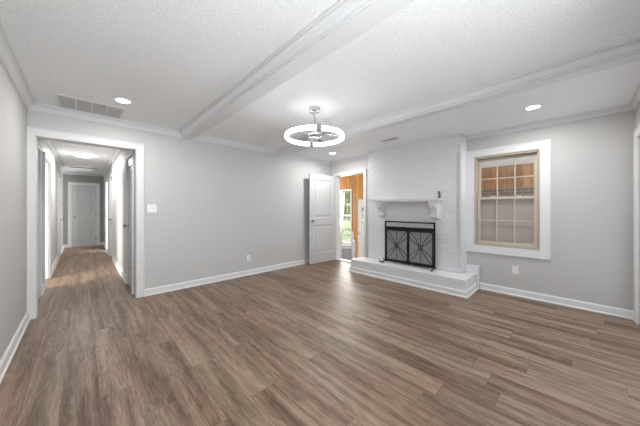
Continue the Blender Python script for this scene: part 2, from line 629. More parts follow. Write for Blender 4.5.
L1 = (4.52, 5.20)    # closed door, left
L2 = (5.72, 6.50)    # open doorway, left
L3 = (8.85, 9.60)    # door left, far
R1 = (4.50, 5.10)    # closed door, right
R2 = (7.75, 8.50)
R3 = (9.20, 9.95)
wall_y('wall_hall_left', HX0 - 0.12, HX0, YA + 0.12, HY, [(*L1, 2.04), (*L2, 2.04), (*L3, 2.04)], MAT['hallwall'],
       'left wall of the hall with white door casings')
wall_y('wall_hall_right', HX1, HX1 + 0.12, YA + 0.12, HY, [(*R1, 2.04), (*R2, 2.04), (*R3, 2.04)], MAT['hallwall'],
       'right wall of the hall with white door casings')
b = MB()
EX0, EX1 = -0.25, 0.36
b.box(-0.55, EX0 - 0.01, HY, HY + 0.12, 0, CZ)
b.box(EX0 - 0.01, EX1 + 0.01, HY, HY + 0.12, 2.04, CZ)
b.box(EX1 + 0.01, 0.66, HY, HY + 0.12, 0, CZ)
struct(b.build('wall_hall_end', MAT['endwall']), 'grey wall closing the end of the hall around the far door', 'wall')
# side room reached through the open doorway on the left of the hall
b = MB()
b.box(-3.12, -3.0, 4.5, 4.8, 0, CZ)
b.box(-3.12, -3.0, 4.8, 6.3, 0, 0.6)
b.box(-3.12, -3.0, 4.8, 6.3, 2.1, CZ)
b.box(-3.12, -3.0, 6.3, 8.1, 0, CZ)
b.box(-3.0, HX0 - 0.12, 4.4, 4.5, 0, CZ)
b.box(-3.0, HX0 - 0.12, 8.0, 8.1, 0, CZ)
struct(b.build('wall_side_room', MAT['wall']), 'wall of the side room seen through the open hall doorway', 'wall')

b = MB()
b.box(2.0, 2.12, 8.3, 10.6, 0, CZ)
b.box(HX1 + 0.12, 2.0, 8.3, 8.42, 0, CZ)
b.box(HX1 + 0.12, 2.0, 10.5, 10.6, 0, CZ)
struct(b.build('wall_bedroom', MAT['wall']), 'wall of the room behind the far right hall doorway', 'wall')

# ------------------------------------------------------------------ ceiling beams and crown moulding
def crown(zc, h=0.080, d=0.072):
    q = [(-0.002, 1.0), (0.20, 1.0), (0.20, 0.80), (0.32, 0.76), (0.42, 0.62), (0.50, 0.48), (0.62, 0.38), (0.76, 0.34), (0.76, 0.18), (1.0, 0.18)]
    return [(-0.002, zc + 0.002)] + [(a * d if a > 0 else a, zc - h * c) for a, c in q] + [(d, zc + 0.002)]


BX0, BX1, BZ = 1.12, 1.262, 2.335
struct(MB().box(BX0, BX1, YB, YA, BZ, CZ).build('trim_1', MAT['trim']), 'white boxed ceiling beam nearest the hall opening', 'ceiling beam')
CX0, CX1 = 2.845, 2.97
struct(MB().box(CX0, CX1, YB, YA, BZ, CZ).build('trim_2', MAT['trim']), 'white boxed ceiling beam at the edge of the smooth ceiling strip', 'ceiling beam')
struct(MB().sweep([(XL, YB), (BX0, YB), (BX0, YA), (XL, YA)], crown(CZ), True).build('trim_3', MAT['trim']),
       'white crown moulding around the left ceiling bay', 'crown moulding')
struct(MB().sweep([(BX1, YB), (CX0, YB), (CX0, YA), (BX1, YA)], crown(CZ, 0.080, 0.078), True).build('trim_4', MAT['trim']),
       'white crown moulding around the middle ceiling bay with the fan', 'crown moulding')
BRY0, BRY1, BRX = 1.235, 2.925, 4.20
small = crown(SZ, 0.062, 0.055)
struct(MB().sweep([(XR, BRY1), (XR, YA), (CX1, YA)], small).build('trim_5', MAT['trim']),
       'small white crown moulding above the open door corner', 'crown moulding')
struct(MB().sweep([(CX1, YB), (XR, YB), (XR, BRY0 - 0.032)], small).build('trim_6', MAT['trim']),
       'small white crown moulding above the tan window', 'crown moulding')
struct(MB().sweep([(HX0, YA + 0.12), (HX1, YA + 0.12), (HX1, HY), (HX0, HY)], crown(CZ, 0.075, 0.07), True).build('trim_7', MAT['trim']),
       'white crown moulding around the hall ceiling', 'crown moulding')

# ------------------------------------------------------------------ baseboards
BB = [(-0.001, 0), (0.026, 0), (0.026, 0.012), (0.016, 0.022), (0.015, 0.078), (0.010, 0.092), (0.004, 0.098), (-0.001, 0.098)]
struct(MB().sweep([(XL, YA), (XL, YB)], BB).build('baseboard_left', MAT['trim']), 'white baseboard on the left wall', 'baseboard')
struct(MB().sweep([(XR, YA), (OX1 + 0.09, YA)], BB).build('baseboard_far', MAT['trim']), 'white baseboard on the long panelled wall', 'baseboard')
struct(MB().sweep([(4.36, YB), (XR, YB), (XR, 1.024)], BB).build('baseboard_right', MAT['trim']), 'white baseboard under the tan window', 'baseboard')
struct(MB().sweep([(XR, DY1 + 0.075), (XR, YA)], BB).build('baseboard_right_corner', MAT['trim']), 'short white baseboard behind the open door', 'baseboard')
struct(MB().sweep([(XL, YB), (1.85, YB)], BB).build('baseboard_back', MAT['trim']), 'white baseboard behind the camera', 'baseboard')


def bbseg(name, pts, label):
    struct(MB().sweep(pts, BB).build(name, MAT['trim']), label, 'baseboard')


c_ = 0.075
bbseg('baseboard_hall_left_near', [(HX0, L2[0] - c_), (HX0, L1[1] + c_)], 'white baseboard between the first two left hall doorways')
bbseg('baseboard_hall_left_middle', [(HX0, L3[0] - c_), (HX0, L2[1] + c_)], 'long white baseboard on the left hall wall')
bbseg('baseboard_hall_left_far', [(EX0 - 0.08, HY), (HX0, HY), (HX0, L3[1] + c_)], 'white baseboard in the far left corner of the hall')
bbseg('baseboard_hall_right_near', [(HX1, R1[1] + c_), (HX1, R2[0] - c_)], 'long white baseboard on the right hall wall')
bbseg('baseboard_hall_right_middle', [(HX1, R2[1] + c_), (HX1, R3[0] - c_)], 'white baseboard between the two far right hall doors')
bbseg('baseboard_hall_right_far', [(HX1, R3[1] + c_), (HX1, HY), (EX1 + 0.08, HY)], 'white baseboard in the far right corner of the hall')

# ------------------------------------------------------------------ casings
tn = [20]


def casing(axis, pos, side, a0, a1, z0, z1, w, label, t=0.018, sill=False, w0=None, depth=0.0, jx=None):
    """flat casing with backband round an opening. axis 'x': wall plane x=pos; room is toward side (+1/-1)."""
    b = MB()
    w0 = w if w0 is None else w0
    def bx(u0, u1, zz0, zz1, tt, bev=0.003):
        p0, p1 = (pos, pos + side * tt)
        if axis == 'x':
            b.box(min(p0, p1), max(p0, p1), u0, u1, zz0, zz1, bev, 1)
        else:
            b.box(u0, u1, min(p0, p1), max(p0, p1), zz0, zz1, bev, 1)
    bx(a0 - w0, a0, z0 - (w if sill else 0), z1 + w, t)
    bx(a1, a1 + w, z0 - (w if sill else 0), z1 + w, t)
    bx(a0, a1, z1, z1 + w, t)
    if sill:
        bx(a0, a1, z0 - w, z0, t)
    # backband
    bx(a0 - w0 - 0.002, a0 - w0 + 0.012, z0 - (w if sill else 0), z1 + w, t + 0.006)
    bx(a1 + w - 0.012, a1 + w + 0.002, z0 - (w if sill else 0), z1 + w, t + 0.006)
    bx(a0 - w0 - 0.002, a1 + w + 0.002, z1 + w - 0.012, z1 + w + 0.002, t + 0.006)
    if sill:
        bx(a0 - w0 - 0.002, a1 + w + 0.002, z0 - w - 0.002, z0 - w + 0.012, t + 0.006)
    if depth:      # jamb lining through the wall
        q0, q1 = sorted((pos, pos - side * depth))
        def jb(u0, u1, zz0, zz1):
            if axis == 'x':
                b.box(q0, q1, u0, u1, zz0, zz1)
            else:
                b.box(u0, u1, q0, q1, zz0, zz1)
        jb(a0 - 0.012, a0 + 0.004, z0, z1)
        jb(a1 - 0.004, a1 + 0.012, z0, z1)
        jb(a0 - 0.012, a1 + 0.012, z1 - 0.004, z1 + 0.012)
        if sill:
            jb(a0, a1, z0 - 0.012, z0 + 0.004)
    tn[0] += 1
    return struct(b.build('trim_%d' % tn[0], MAT['trim']), label, 'casing')


casing('y', YA, -1, OX0, OX1, 0, OZ, 0.09, 'wide white casing framing the hall opening', w0=0.064, depth=0.12)
casing('x', XR, -1, DY0, DY1, 0, DZ, 0.072, 'white casing around the doorway to the wood panelled porch', depth=0.14)
casing('x', XR, -1, WY0, WY1, WZ0, WZ1, 0.108, 'flat white casing around the tan window', sill=True)
casing('y', YB, 1, 1.90, 4.27, 0, 2.0, 0.085, 'white casing at the extreme right edge of the photo')
casing('y', YB, 1, 0.10, 1.40, 0.85, 2.05, 0.08, 'white casing of the added window behind the camera', sill=True)
for (a, c), lab in ((L1, 'white casing of the first left hall door'), (L2, 'white casing of the open left hall doorway'),
                    (L3, 'white casing of the far left hall door')):
    casing('x', HX0, 1, a, c, 0, 2.04, 0.07, lab, depth=0.12)
for (a, c), lab in ((R1, 'white casing of the nearest right hall door'), (R2, 'white casing of the middle right hall door'),
                    (R3, 'white casing of the far right open hall doorway')):
    casing('x', HX1, -1, a, c, 0, 2.04, 0.07, lab, depth=0.12)
casing('y', HY, -1, EX0, EX1, 0, 2.03, 0.075, 'white casing of the door at the end of the hall', depth=0.12)


# ------------------------------------------------------------------ doors
def panel_door(name, w, h, loc, rz, label, knob=True, hinges=True, flip=False):
    """leaf from hinge (local x=0) to latch (x=w); thickness along y -0.0175..0.0175"""
    st, tr, lr, br = 0.115, 0.12, 0.16, 0.22
    lock = 0.86
    b = MB()
    T = 0.0175
    b.box(0, st, -T, T, 0, h)
    b.box(w - st, w, -T, T, 0, h)
    b.box(st, w - st, -T, T, 0, br)
    b.box(st, w - st, -T, T, lock, lock + lr)
    b.box(st, w - st, -T, T, h - tr, h)
    b.box(st, w - st, -0.006, 0.006, br, lock)
    b.box(st, w - st, -0.006, 0.006, lock + lr, h - tr)
    for z0, z1 in ((br, lock), (lock + lr, h - tr)):
        for s in (-1, 1):
            # sticking: sloped edge from stile down to the sunk field, then a raised field
            o = [(st, z0), (w - st, z0), (w - st, z1), (st, z1)]
            def ringv(i, y):
                return [b.bm.verts.new((x + (i if x < w / 2 else -i), y * s, z + (i if z < (z0 + z1) / 2 else -i))) for (x, z) in o]
            R = [ringv(0, T), ringv(0.014, 0.0065), ringv(0.040, 0.0065), ringv(0.060, 0.014)]
            for A, B in zip(R[:-1], R[1:]):
                for k in range(4):
                    b.bm.faces.new((A[k], A[(k + 1) % 4], B[(k + 1) % 4], B[k]))
            b.bm.faces.new(R[-1])
    d = b.build(name, MAT['door'], loc=loc, rz=rz)
    struct(d, label, 'door')
    if knob:
        kx = w - 0.065
        for s in (-1, 1):
            k = MB()
            k.cyl((kx, s * T, 0.955), (kx, s * (T + 0.008), 0.955), 0.032, n=24)
            k.cyl((kx, s * (T + 0.006), 0.955), (kx, s * (T + 0.04), 0.955), 0.011, n=16)
            k.sphere((kx, s * (T + 0.052), 0.955), 0.028, (1, 0.75, 1))
            k.build('door_knob', MAT['steel'], d, smooth=True)
    if hinges:
        for z in (0.22, 1.02, h - 0.22):
            s = 1 if flip else -1
            k = MB()
            k.cyl((0, s * (T + 0.005), z - 0.05), (0, s * (T + 0.005), z + 0.05), 0.007, n=10)
            k.box(0.0, 0.028, s * T - 0.002, s * T + 0.002, z - 0.045, z + 0.045)
            k.build('hinge', MAT['steel'], d)
    return d


# open door leaf in the room, swung back near the far wall
ang = math.atan2(4.085 - 4.025, 3.625 - 4.40)
panel_door('door_1', 0.785, 2.01, (4.405, 4.025, 0.012), ang, 'open white panelled door standing near the long grey wall', flip=False)
# end of hall
panel_door('door_2', EX1 - EX0 - 0.012, 2.015, (EX1 - 0.006, HY + 0.035, 0.012), PI, 'closed white panelled door at the end of the hall', flip=True)
# hall left
panel_door('door_3', L1[1] - L1[0] - 0.012, 2.02, (HX0 - 0.05, L1[1] - 0.006, 0.012), -PI / 2, 'closed white door first on the left of the hall', flip=True, hinges=False)
panel_door('door_4', L3[1] - L3[0] - 0.012, 2.02, (HX0 - 0.02, L3[1] - 0.006, 0.012), -PI / 2 + 0.07, 'white door far left in the hall with dark knob', flip=True, hinges=False)
# hall right
panel_door('door_5', R1[1] - R1[0] - 0.012, 2.02, (HX1 + 0.022, R1[0] + 0.006, 0.012), PI / 2, 'closed white door nearest on the right of the hall', flip=True)
panel_door('door_6', R2[1] - R2[0] - 0.012, 2.02, (HX1 + 0.05, R2[0] + 0.006, 0.012), PI / 2, 'closed white door in the middle of the right hall wall', flip=True)

# ------------------------------------------------------------------ tan double-hung window
win = thing('window_1', 'tan double-hung window with white casing beside the chimney', 'window', (XR, (WY0 + WY1) / 2, WZ0), kind='structure')


def wpart(name, boxes, mat, parent, bev=0.002):
    b = MB()
    for (x0, x1, y0, y1, z0, z1) in boxes:
        b.box(x0, x1, y0, y1, z0, z1, bev, 1)
    px, py, pz = (XR, (WY0 + WY1) / 2, WZ0)
    o = b.build(name, mat, parent)
    o.data.transform(Matrix.Translation((-px, -py, -pz)))
    return o


y0, y1, z0, z1 = WY0, WY1, WZ0, WZ1
X = XR
wpart('window_frame', [(X + 0.0, X + 0.135, y0, y0 + 0.028, z0, z1), (X + 0.0, X + 0.135, y1 - 0.028, y1, z0, z1),
                       (X + 0.0, X + 0.135, y0 + 0.028, y1 - 0.028, z1 - 0.028, z1), (X + 0.0, X + 0.135, y0 + 0.028, y1 - 0.028, z0, z0 + 0.03)], MAT['tan'], win)
ia, ib, iz0, iz1 = y0 + 0.031, y1 - 0.031, z0 + 0.03, z1 - 0.03
zm = 1.40


def sash(name, x, zz0, zz1, glassname):
    f = 0.036
    s = wpart(name, [(x, x + 0.03, ia, ia + f, zz0, zz1), (x, x + 0.03, ib - f, ib, zz0, zz1),
                     (x, x + 0.03, ia + f, ib - f, zz1 - 0.036, zz1), (x, x + 0.03, ia + f, ib - f, zz0, zz0 + 0.04)], MAT['tanlight'], win)
    ga, gb, g0, g1 = ia + f, ib - f, zz0 + 0.04, zz1 - 0.036
    bars = []
    for k in (1, 2):
        yy = ga + (gb - ga) * k / 3
        bars.append((x + 0.008, x + 0.022, yy - 0.0075, yy + 0.0075, g0, g1))
    zz = (g0 + g1) / 2
    bars.append((x + 0.0085, x + 0.0215, ga, gb, zz - 0.0075, zz + 0.0075))
    wpart('muntin_bars', bars, MAT['tanlight'], s, 0)
    wpart('window_pane', [(x + 0.013, x + 0.017, ga, gb, g0, g1)], MAT['glass'], s, 0)
    return s


us = sash('upper_sash', X + 0.085, zm - 0.02, iz1, 'p')
ls = sash('lower_sash', X + 0.050, iz0, zm + 0.02, 'p')
for yy in (ia + 0.2, ib - 0.2):
    wpart('sash_lock', [(X + 0.045, X + 0.08, yy - 0.03, yy + 0.03, zm + 0.02, zm + 0.032)], MAT['tanlight'], ls, 0.003)
wpart('insect_screen', [(X + 0.118, X + 0.120, ia, ib, iz0, zm)], MAT['screen'], win, 0)

# unseen glazing behind the camera (patio door and window), added to admit daylight
pd = thing('added_window_2', 'added white framed glass patio door behind the camera', 'window', (0, 0, 0), kind='structure')
b = MB()
for xx in (1.90, 3.05, 4.21):
    b.box(xx, xx + 0.06, YB - 0.09, YB - 0.03, 0.0, 2.0)
b.box(1.96, 4.21, YB - 0.09, YB - 0.03, 0.0, 0.07)
b.box(1.96, 4.21, YB - 0.09, YB - 0.03, 1.93, 2.0)
b.build('added_patio_frame', MAT['trim'], pd)
MB().box(1.96, 4.21, YB - 0.062, YB - 0.058, 0.07, 1.93).build('window_pane', MAT['glass'], pd)
pd = thing('added_window_3', 'added white framed window behind the camera', 'window', (0, 0, 0), kind='structure')
b = MB()
for xx in (0.10, 0.73, 1.35):
    b.box(xx, xx + 0.05, YB - 0.09, YB - 0.03, 0.85, 2.05)
b.box(0.15, 1.35, YB - 0.09, YB - 0.03, 0.85, 0.90)
b.box(0.15, 1.35, YB - 0.09, YB - 0.03, 2.0, 2.05)
b.build('window_frame', MAT['trim'], pd)
MB().box(0.15, 1.35, YB - 0.062, YB - 0.058, 0.90, 2.0).build('window_pane', MAT['glass'], pd)

# ------------------------------------------------------------------ chimney breast, hearth, mantel
FY0, FY1, FZ0, FZ1 = 1.66, 2.40, 0.245, 0.88
b = MB()
b.box(BRX, XR, BRY0, FY0, 0, SZ)
b.box(BRX, XR, FY1, BRY1, 0, SZ)
b.box(BRX, XR, FY0, FY1, FZ1, SZ)
b.box(BRX, XR, FY0, FY1, 0, FZ0)
struct(b.build('wall_chimney_breast', MAT['brick']), 'white painted brick chimney breast rising to the ceiling', 'chimney breast')
# firebox lining running back through the wall
b = MB()
b.box(BRX + 0.01, 4.72, FY0, FY0 + 0.02, FZ0, FZ1)
b.box(BRX + 0.01, 4.72, FY1 - 0.02, FY1, FZ0, FZ1)
b.box(BRX + 0.01, 4.72, FY0, FY1, FZ1 - 0.02, FZ1)
b.box(BRX + 0.01, 4.72, FY0, FY1, FZ0, FZ0 + 0.01)
b.box(4.70, 4.72, FY0, FY1, FZ0, FZ1)
struct(b.build('wall_firebox', MAT['firebox']), 'dark sooty brick firebox behind the black fireplace screen', 'firebox')
# plaster side board with curved head, on the window side of the breast
pts = [(XR, 0.245), (4.175, 0.245), (4.175, 2.14)]
for k in range(1, 9):
    a = k / 8 * PI / 2
    pts.append((4.175 + 0.11 * (1 - math.cos(a)), 2.14 + 0.245 * math.sin(a)))
pts += [(4.30, SZ), (XR, SZ)]
struct(MB().prism(pts, 'y', BRY0 - 0.03, BRY0).build('trim_8', MAT['brick']), 'white side board with curved head on the chimney breast', 'trim')

HXF, HY0, HY1, HZ = 3.835, 1.06, 3.09, 0.243
hearth = thing('hearth', 'raised white painted brick hearth in front of the fireplace', 'hearth', (HXF, (HY0 + HY1) / 2, 0))


def rel(o, p):
    o.data.transform(Matrix.Translation((-p[0], -p[1], -p[2])))
    return o


hp = (HXF, (HY0 + HY1) / 2, 0)
b = MB()
b.box(HXF, BRX, HY0, HY1, 0, HZ, 0.006, 2)
b.box(BRX, XR - 0.001, HY0, BRY0 - 0.031, 0, HZ, 0.006, 2)
rel(b.build('hearth_block', MAT['hearth'], hearth), hp)
b = MB()
TB = [(-0.001, 0), (0.032, 0), (0.032, 0.016), (0.018, 0.026), (0.017, 0.075), (0.012, 0.09), (-0.001, 0.092)]
b.sweep([(4.36, HY0), (HXF, HY0), (HXF, HY1), (BRX, HY1)][::-1], [(-o, z) for o, z in TB][::-1])
b.bm.faces.ensure_lookup_table()
b2 = MB()
b2.sweep([(BRX, HY1), (HXF, HY1), (HXF, HY0), (4.36, HY0)], [(-o, z) for o, z in TB])
b.bm.free()
rel(b2.build('hearth_skirting', MAT['trim'], hearth), hp)
rel(MB().box(4.36, XR - 0.001, HY0 - 0.034, BRY0 - 0.031, 0, 0.355, 0.004, 1).build('plaster_curb', MAT['hearth'], hearth), hp)

# mantel shelf
MXF = 3.985
MY0, MY1, MZ = 1.47, 2.68, 1.405
mant = thing('mantel_shelf', 'white mantel shelf on two scrolled corbels above the fireplace', 'mantel', (BRX, (MY0 + MY1) / 2, MZ - 0.3))
mp = (BRX, (MY0 + MY1) / 2, MZ - 0.3)
b = MB()
b.box(MXF, BRX, MY0, MY1, MZ - 0.032, MZ, 0.006, 2)
b.box(MXF + 0.018, BRX, MY0 + 0.018, MY1 - 0.018, MZ - 0.052, MZ - 0.032, 0.005, 2)
rel(b.build('shelf', MAT['trim'], mant), mp)
rel(MB().box(BRX - 0.022, BRX, MY0 + 0.16, MY1 - 0.16, MZ - 0.12, MZ - 0.052, 0.003, 1).build('apron_board', MAT['trim'], mant), mp)


def corbel(yc):
    z = MZ - 0.052
    o = [(BRX, z), (MXF + 0.025, z), (MXF + 0.025, z - 0.045), (MXF + 0.035, z - 0.055), (MXF + 0.035, z - 0.085)]
    for k in range(1, 11):      # concave sweep down to the scroll
        t = k / 10
        o.append((MXF + 0.035 + 0.075 * math.sin(t * PI / 2), z - 0.085 - 0.115 * t ** 1.3))
    for k in range(1, 9):       # rounded foot
        a = k / 8 * PI
        o.append((MXF + 0.110 - 0.018 * math.sin(a) + 0.025 * k / 8, z - 0.200 - 0.075 * k / 8))
    o += [(BRX, z - 0.275)]
    b = MB().prism(o, 'y', yc - 0.05, yc + 0.05)
    b.box(MXF + 0.015, BRX, yc - 0.062, yc + 0.062, z - 0.028, z, 0.004, 1)
    b.box(BRX - 0.012, BRX, yc - 0.062, yc + 0.062, z - 0.285, z, 0.003, 1)
    return rel(b.build('corbel', MAT['trim'], mant), mp)


corbel(MY0 + 0.115)
corbel(MY1 - 0.115)

# remote control standing on the mantel
rp = (4.155, 1.525, MZ)
rem = thing('remote_control', 'small black remote leaning on the brick above the mantel', 'remote', rp)
b = MB()
b.box(-0.008, 0.008, -0.018, 0.018, 0, 0.12, 0.005, 2)
o = b.build('remote_body', MAT['dark'], rem)
o.rotation_euler = (-0.10, 0.16, 0)
b = MB()
for r_ in range(5):
    for cc in (-0.010, 0.0, 0.010):
        b.box(-0.0095, -0.008, cc - 0.003, cc + 0.003, 0.03 + r_ * 0.016, 0.036 + r_ * 0.016)
b.build('remote_buttons', MAT['grille'], o)

# ------------------------------------------------------------------ fireplace screen
SW, SH = 0.90, 0.770
sp_ = (4.092, 2.02, HZ + 0.001)
scr = thing('fireplace_screen', 'black iron fireplace screen with two mesh doors on the hearth', 'fireplace screen', sp_, -PI / 2 + 0.035)
# local: x along the width (local +x -> world -y), y depth, z up;  front = local -y ... world -x
hw = SW / 2
b = MB()
t_ = 0.012
b.box(-hw, -hw + 2 * t_, -t_, t_, 0.02, SH, 0.003, 1)
b.box(hw - 2 * t_, hw, -t_, t_, 0.02, SH, 0.003, 1)
b.box(-hw + 2 * t_, hw - 2 * t_, -t_, t_, SH - 2 * t_, SH, 0.003, 1)
b.box(-hw + 2 * t_, hw - 2 * t_, -t_, t_, SH - 0.155, SH - 0.098, 0.003, 1)
b.box(-hw + 2 * t_, hw - 2 * t_, -t_, t_, 0.03, 0.06, 0.003, 1)
b.build('frame', MAT['black'], scr)
for s in (-1, 1):
    b = MB()
    b.tube([(s * (hw - 0.012), -0.12, 0.0105), (s * (hw - 0.012), -0.06, 0.03), (s * (hw - 0.012), 0.0, 0.05), (s * (hw - 0.012), 0.035, 0.03), (s * (hw - 0.012), 0.06, 0.0105)], 0.010, 8)
    b.sphere((s * (hw - 0.012), -0.125, 0.0145), 0.014)
    b.build('foot', MAT['black'], scr, smooth=True)
dz0, dz1 = 0.062, SH - 0.157
for s in (-1, 1):
    xa, xb = (0.004, hw - 0.028) if s > 0 else (-hw + 0.028, -0.004)
    b = MB()
    yq = -0.004
    w_ = 0.016
    b.box(xa, xa + w_, yq - 0.010, yq + 0.006, dz0, dz1, 0.002, 1)
    b.box(xb - w_, xb, yq - 0.010, yq + 0.006, dz0, dz1, 0.002, 1)
    b.box(xa + w_, xb - w_, yq - 0.010, yq + 0.006, dz0, dz0 + w_, 0.002, 1)
    b.box(xa + w_, xb - w_, yq - 0.010, yq + 0.006, dz1 - w_, dz1, 0.002, 1)
    door = b.build('screen_door', MAT['black'], scr)
    MB().box(xa + w_, xb - w_, yq + 0.001, yq + 0.003, dz0 + w_, dz1 - w_).build('mesh_panel', MAT['mesh'], door)
    # scroll work: four arcs meeting the centre plus a small ring
    cx, cz = (xa + xb) / 2, (dz0 + dz1) / 2
    A, B = (xb - xa) / 2 - w_, (dz1 - dz0) / 2 - w_
    b = MB()
    for sx in (-1, 1):
        pts = []
        for k in range(17):
            q = -1 + 2 * k / 16
            pts.append((cx + sx * (0.025 + (A - 0.025) * abs(q) ** 1.7), yq - 0.003, cz + q * B))
        b.tube(pts, 0.0042, 6)
    for sz in (-1, 1):
        pts = []
        for k in range(17):
            q = -1 + 2 * k / 16
            pts.append((cx + q * A, yq - 0.003, cz + sz * (0.02 + (B - 0.02) * 0.62 * abs(q) ** 1.5)))
        b.tube(pts, 0.0042, 6)
    b.tube([(cx, yq - 0.003, cz - B), (cx, yq - 0.003, cz + B)], 0.0036, 6)
    b.tube([(cx + 0.03 * math.cos(2 * PI * k / 16), yq - 0.003, cz + 0.03 * math.sin(2 * PI * k / 16)) for k in range(16)], 0.005, 6, closed=True)
    b.build('scrollwork', MAT['black'], door)
    b = MB()
    kx = 0.014 * s
    b.cyl((kx, yq - 0.01, cz), (kx, yq - 0.03, cz), 0.006, n=10)
    b.sphere((kx, yq - 0.032, cz), 0.011)
    b.build('pull_knob', MAT['black'], door, smooth=True)

# small iron hook / gas key by the left foot of the screen
lk = thing('fireplace_tool', 'small black iron tool lying left of the fireplace screen', 'fire tool', (4.04, 2.495, HZ))
b = MB()
b.tube([(0.03, -0.008, 0.085), (0.03, -0.004, 0.03), (0.02, 0.005, 0.010), (-0.01, 0.025, 0.010), (-0.035, 0.035, 0.016), (-0.045, 0.03, 0.022)], 0.008, 8)
b.build('iron_rod', MAT['black'], lk, smooth=True)
b = MB()
b.sphere((-0.046, 0.03, 0.022), 0.018)
b.build('round_handle', MAT['black'], lk, smooth=True)

# ------------------------------------------------------------------ ceiling fan with ring light
FX, FYc = 1.97, 2.13
fan = thing('ceiling_fan', 'bladed ceiling fan inside a glowing white ring light', 'ceiling fan', (FX, FYc, CZ))
MB().lathe([(0.0, 0.0), (0.064, 0.0), (0.064, -0.034), (0.068, -0.036), (0.068, -0.046), (0.062, -0.050), (0.0, -0.050)]).build('canopy', MAT['chrome'], fan, smooth=True)
MB().lathe([(0.0, -0.05), (0.026, -0.050), (0.018, -0.085), (0.011, -0.082), (0.011, -0.262), (0.018, -0.266), (0.0, -0.266)], n=24).build('downrod', MAT['chrome'], fan, smooth=True)
MB().lathe([(0.0, -0.262), (0.045, -0.265), (0.075, -0.285), (0.080, -0.31), (0.075, -0.335), (0.058, -0.350), (0.0, -0.354)]).build('motor_housing', MAT['chrome'], fan, smooth=True)
MB().lathe([(0.0, -0.353), (0.050, -0.353), (0.047, -0.366), (0.0, -0.370)]).build('hub_cap', MAT['plate'], fan, smooth=True)
RR, RZ = 0.340, -0.342


def arc_ring(a0, a1, r0, r1, zb, zt, n=40):
    b = MB()
    rings = []
    bev = 0.006
    prof = [(r0, zb + bev), (r0 + bev, zb), (r1 - bev, zb), (r1, zb + bev), (r1, zt - bev), (r1 - bev, zt), (r0 + bev, zt), (r0, zt - bev)]
    for k in range(n + 1):
        a = a0 + (a1 - a0) * k / n
        rings.append([b.bm.verts.new((r * math.cos(a), r * math.sin(a), z)) for r, z in prof])
    for i in range(n):
        for j in range(8):
            b.bm.faces.new((rings[i][j], rings[i][(j + 1) % 8], rings[i + 1][(j + 1) % 8], rings[i + 1][j]))
    b.bm.faces.new(rings[0])
    b.bm.faces.new(rings[-1])
    return b


# camera looks along azimuth (pi/2 - YAW) seen in world; ring gaps face the camera and the back, plus two side notches
az = PI / 2 - YAW
OFF = 0.15
cuts = [az + OFF, az + PI / 2 - 0.12, az + PI + OFF, az + 3 * PI / 2 + 0.2]
gap = 0.05
for k in range(4):
    a0 = cuts[k] + gap
    a1 = (cuts[k + 1] if k < 3 else cuts[0] + 2 * PI) - gap
    arc_ring(a0, a1, RR - 0.016, RR + 0.006, RZ - 0.023, RZ + 0.023).build('light_segment', MAT['ring'], fan, smooth=True)
arc_ring(0, 2 * PI, RR - 0.014, RR + 0.002, RZ + 0.024, RZ + 0.030, 64).build('ring_frame', MAT['chrome'], fan)
for k in (0, 2):
    a = cuts[k]
    arc_ring(a - 0.075, a + 0.075, RR - 0.022, RR + 0.012, RZ - 0.032, RZ + 0.038, 6).build('bracket', MAT['steel'], fan)
for k in range(4):
    a = cuts[k]
    dx, dy = math.cos(a), math.sin(a)
    MB().tube([(dx * 0.07, dy * 0.07, -0.30), (dx * 0.2, dy * 0.2, -0.305), (dx * (RR - 0.01), dy * (RR - 0.01), RZ + 0.02)], 0.005, 8).build('support_arm', MAT['chrome'], fan, smooth=True)
NB = 3
for k in range(NB):
    a = az + PI / 2 + 0.12 + k * 2 * PI / NB
    b = MB()
    out = []
    for i in range(13):
        t = i / 12
        out.append((0.07 + 0.235 * t, 0.045 + 0.085 * math.sin(min(1, t * 1.15) * PI * 0.62) * (1 if t < 0.85 else math.sqrt(max(0, 1 - ((t - 0.85) / 0.15) ** 2)) * 0.6 + 0.4)))
    for i in range(12, -1, -1):
        t = i / 12
        out.append((0.07 + 0.235 * t, -0.026 - 0.040 * math.sin(t * PI)))
    b.prism(out, 'z', -0.003, 0.003)
    o = b.build('fan_blade', MAT['blade'], fan)
    o.data.transform(Matrix.Translation((0, 0, -0.345)) @ Matrix.Rotation(a, 4, 'Z') @ Matrix.Rotation(math.radians(13), 4, 'X'))

# ------------------------------------------------------------------ recessed lights
def point_disk(name, loc, r, power, color=(1, 0.985, 0.97), parent=None):
    d = bpy.data.lights.new(name, 'AREA')
    d.shape = 'DISK'
    d.size = r * 2
    d.energy = power
    d.color = color
    o = bpy.data.objects.new(name, d)
    COL.objects.link(o)
    o.location = loc
    if parent:
        o.parent = parent
    return o


def downlight(loc, label, power, r=0.062, group='recessed ceiling lights', dome=False):
    t = thing('recessed_light', label, 'ceiling light', loc, group=group)
    MB().lathe([(r, -0.0005), (r + 0.022, -0.001), (r + 0.020, -0.006), (r + 0.003, -0.009), (r, -0.004)], n=40).build('trim_ring', MAT['plate'], t, smooth=True)
    if dome:
        MB().lathe([(0.0, -0.045), (r * 0.9, -0.043), (r * 0.99, -0.035), (r, -0.001), (0.0, -0.001)], n=40).build('lamp_diffuser', MAT['halllamp'], t)
    else:
        MB().lathe([(0.0, -0.0045), (r, -0.0045), (r, -0.001), (0.0, -0.001)], n=40).build('lamp_lens', MAT['lamp'], t)
    if power:
        point_disk('downlight_bulb', (0, 0, -0.055 if dome else -0.014), r, power, parent=t)
    return t


def onz(z, u, v):
    s, c = math.sin(YAW), math.cos(YAW)
    t = (u - 320) / F
    k = (z - H) * F / (209 - v)
    return ((s + c * t) * k, (c - s * t) * k, z)


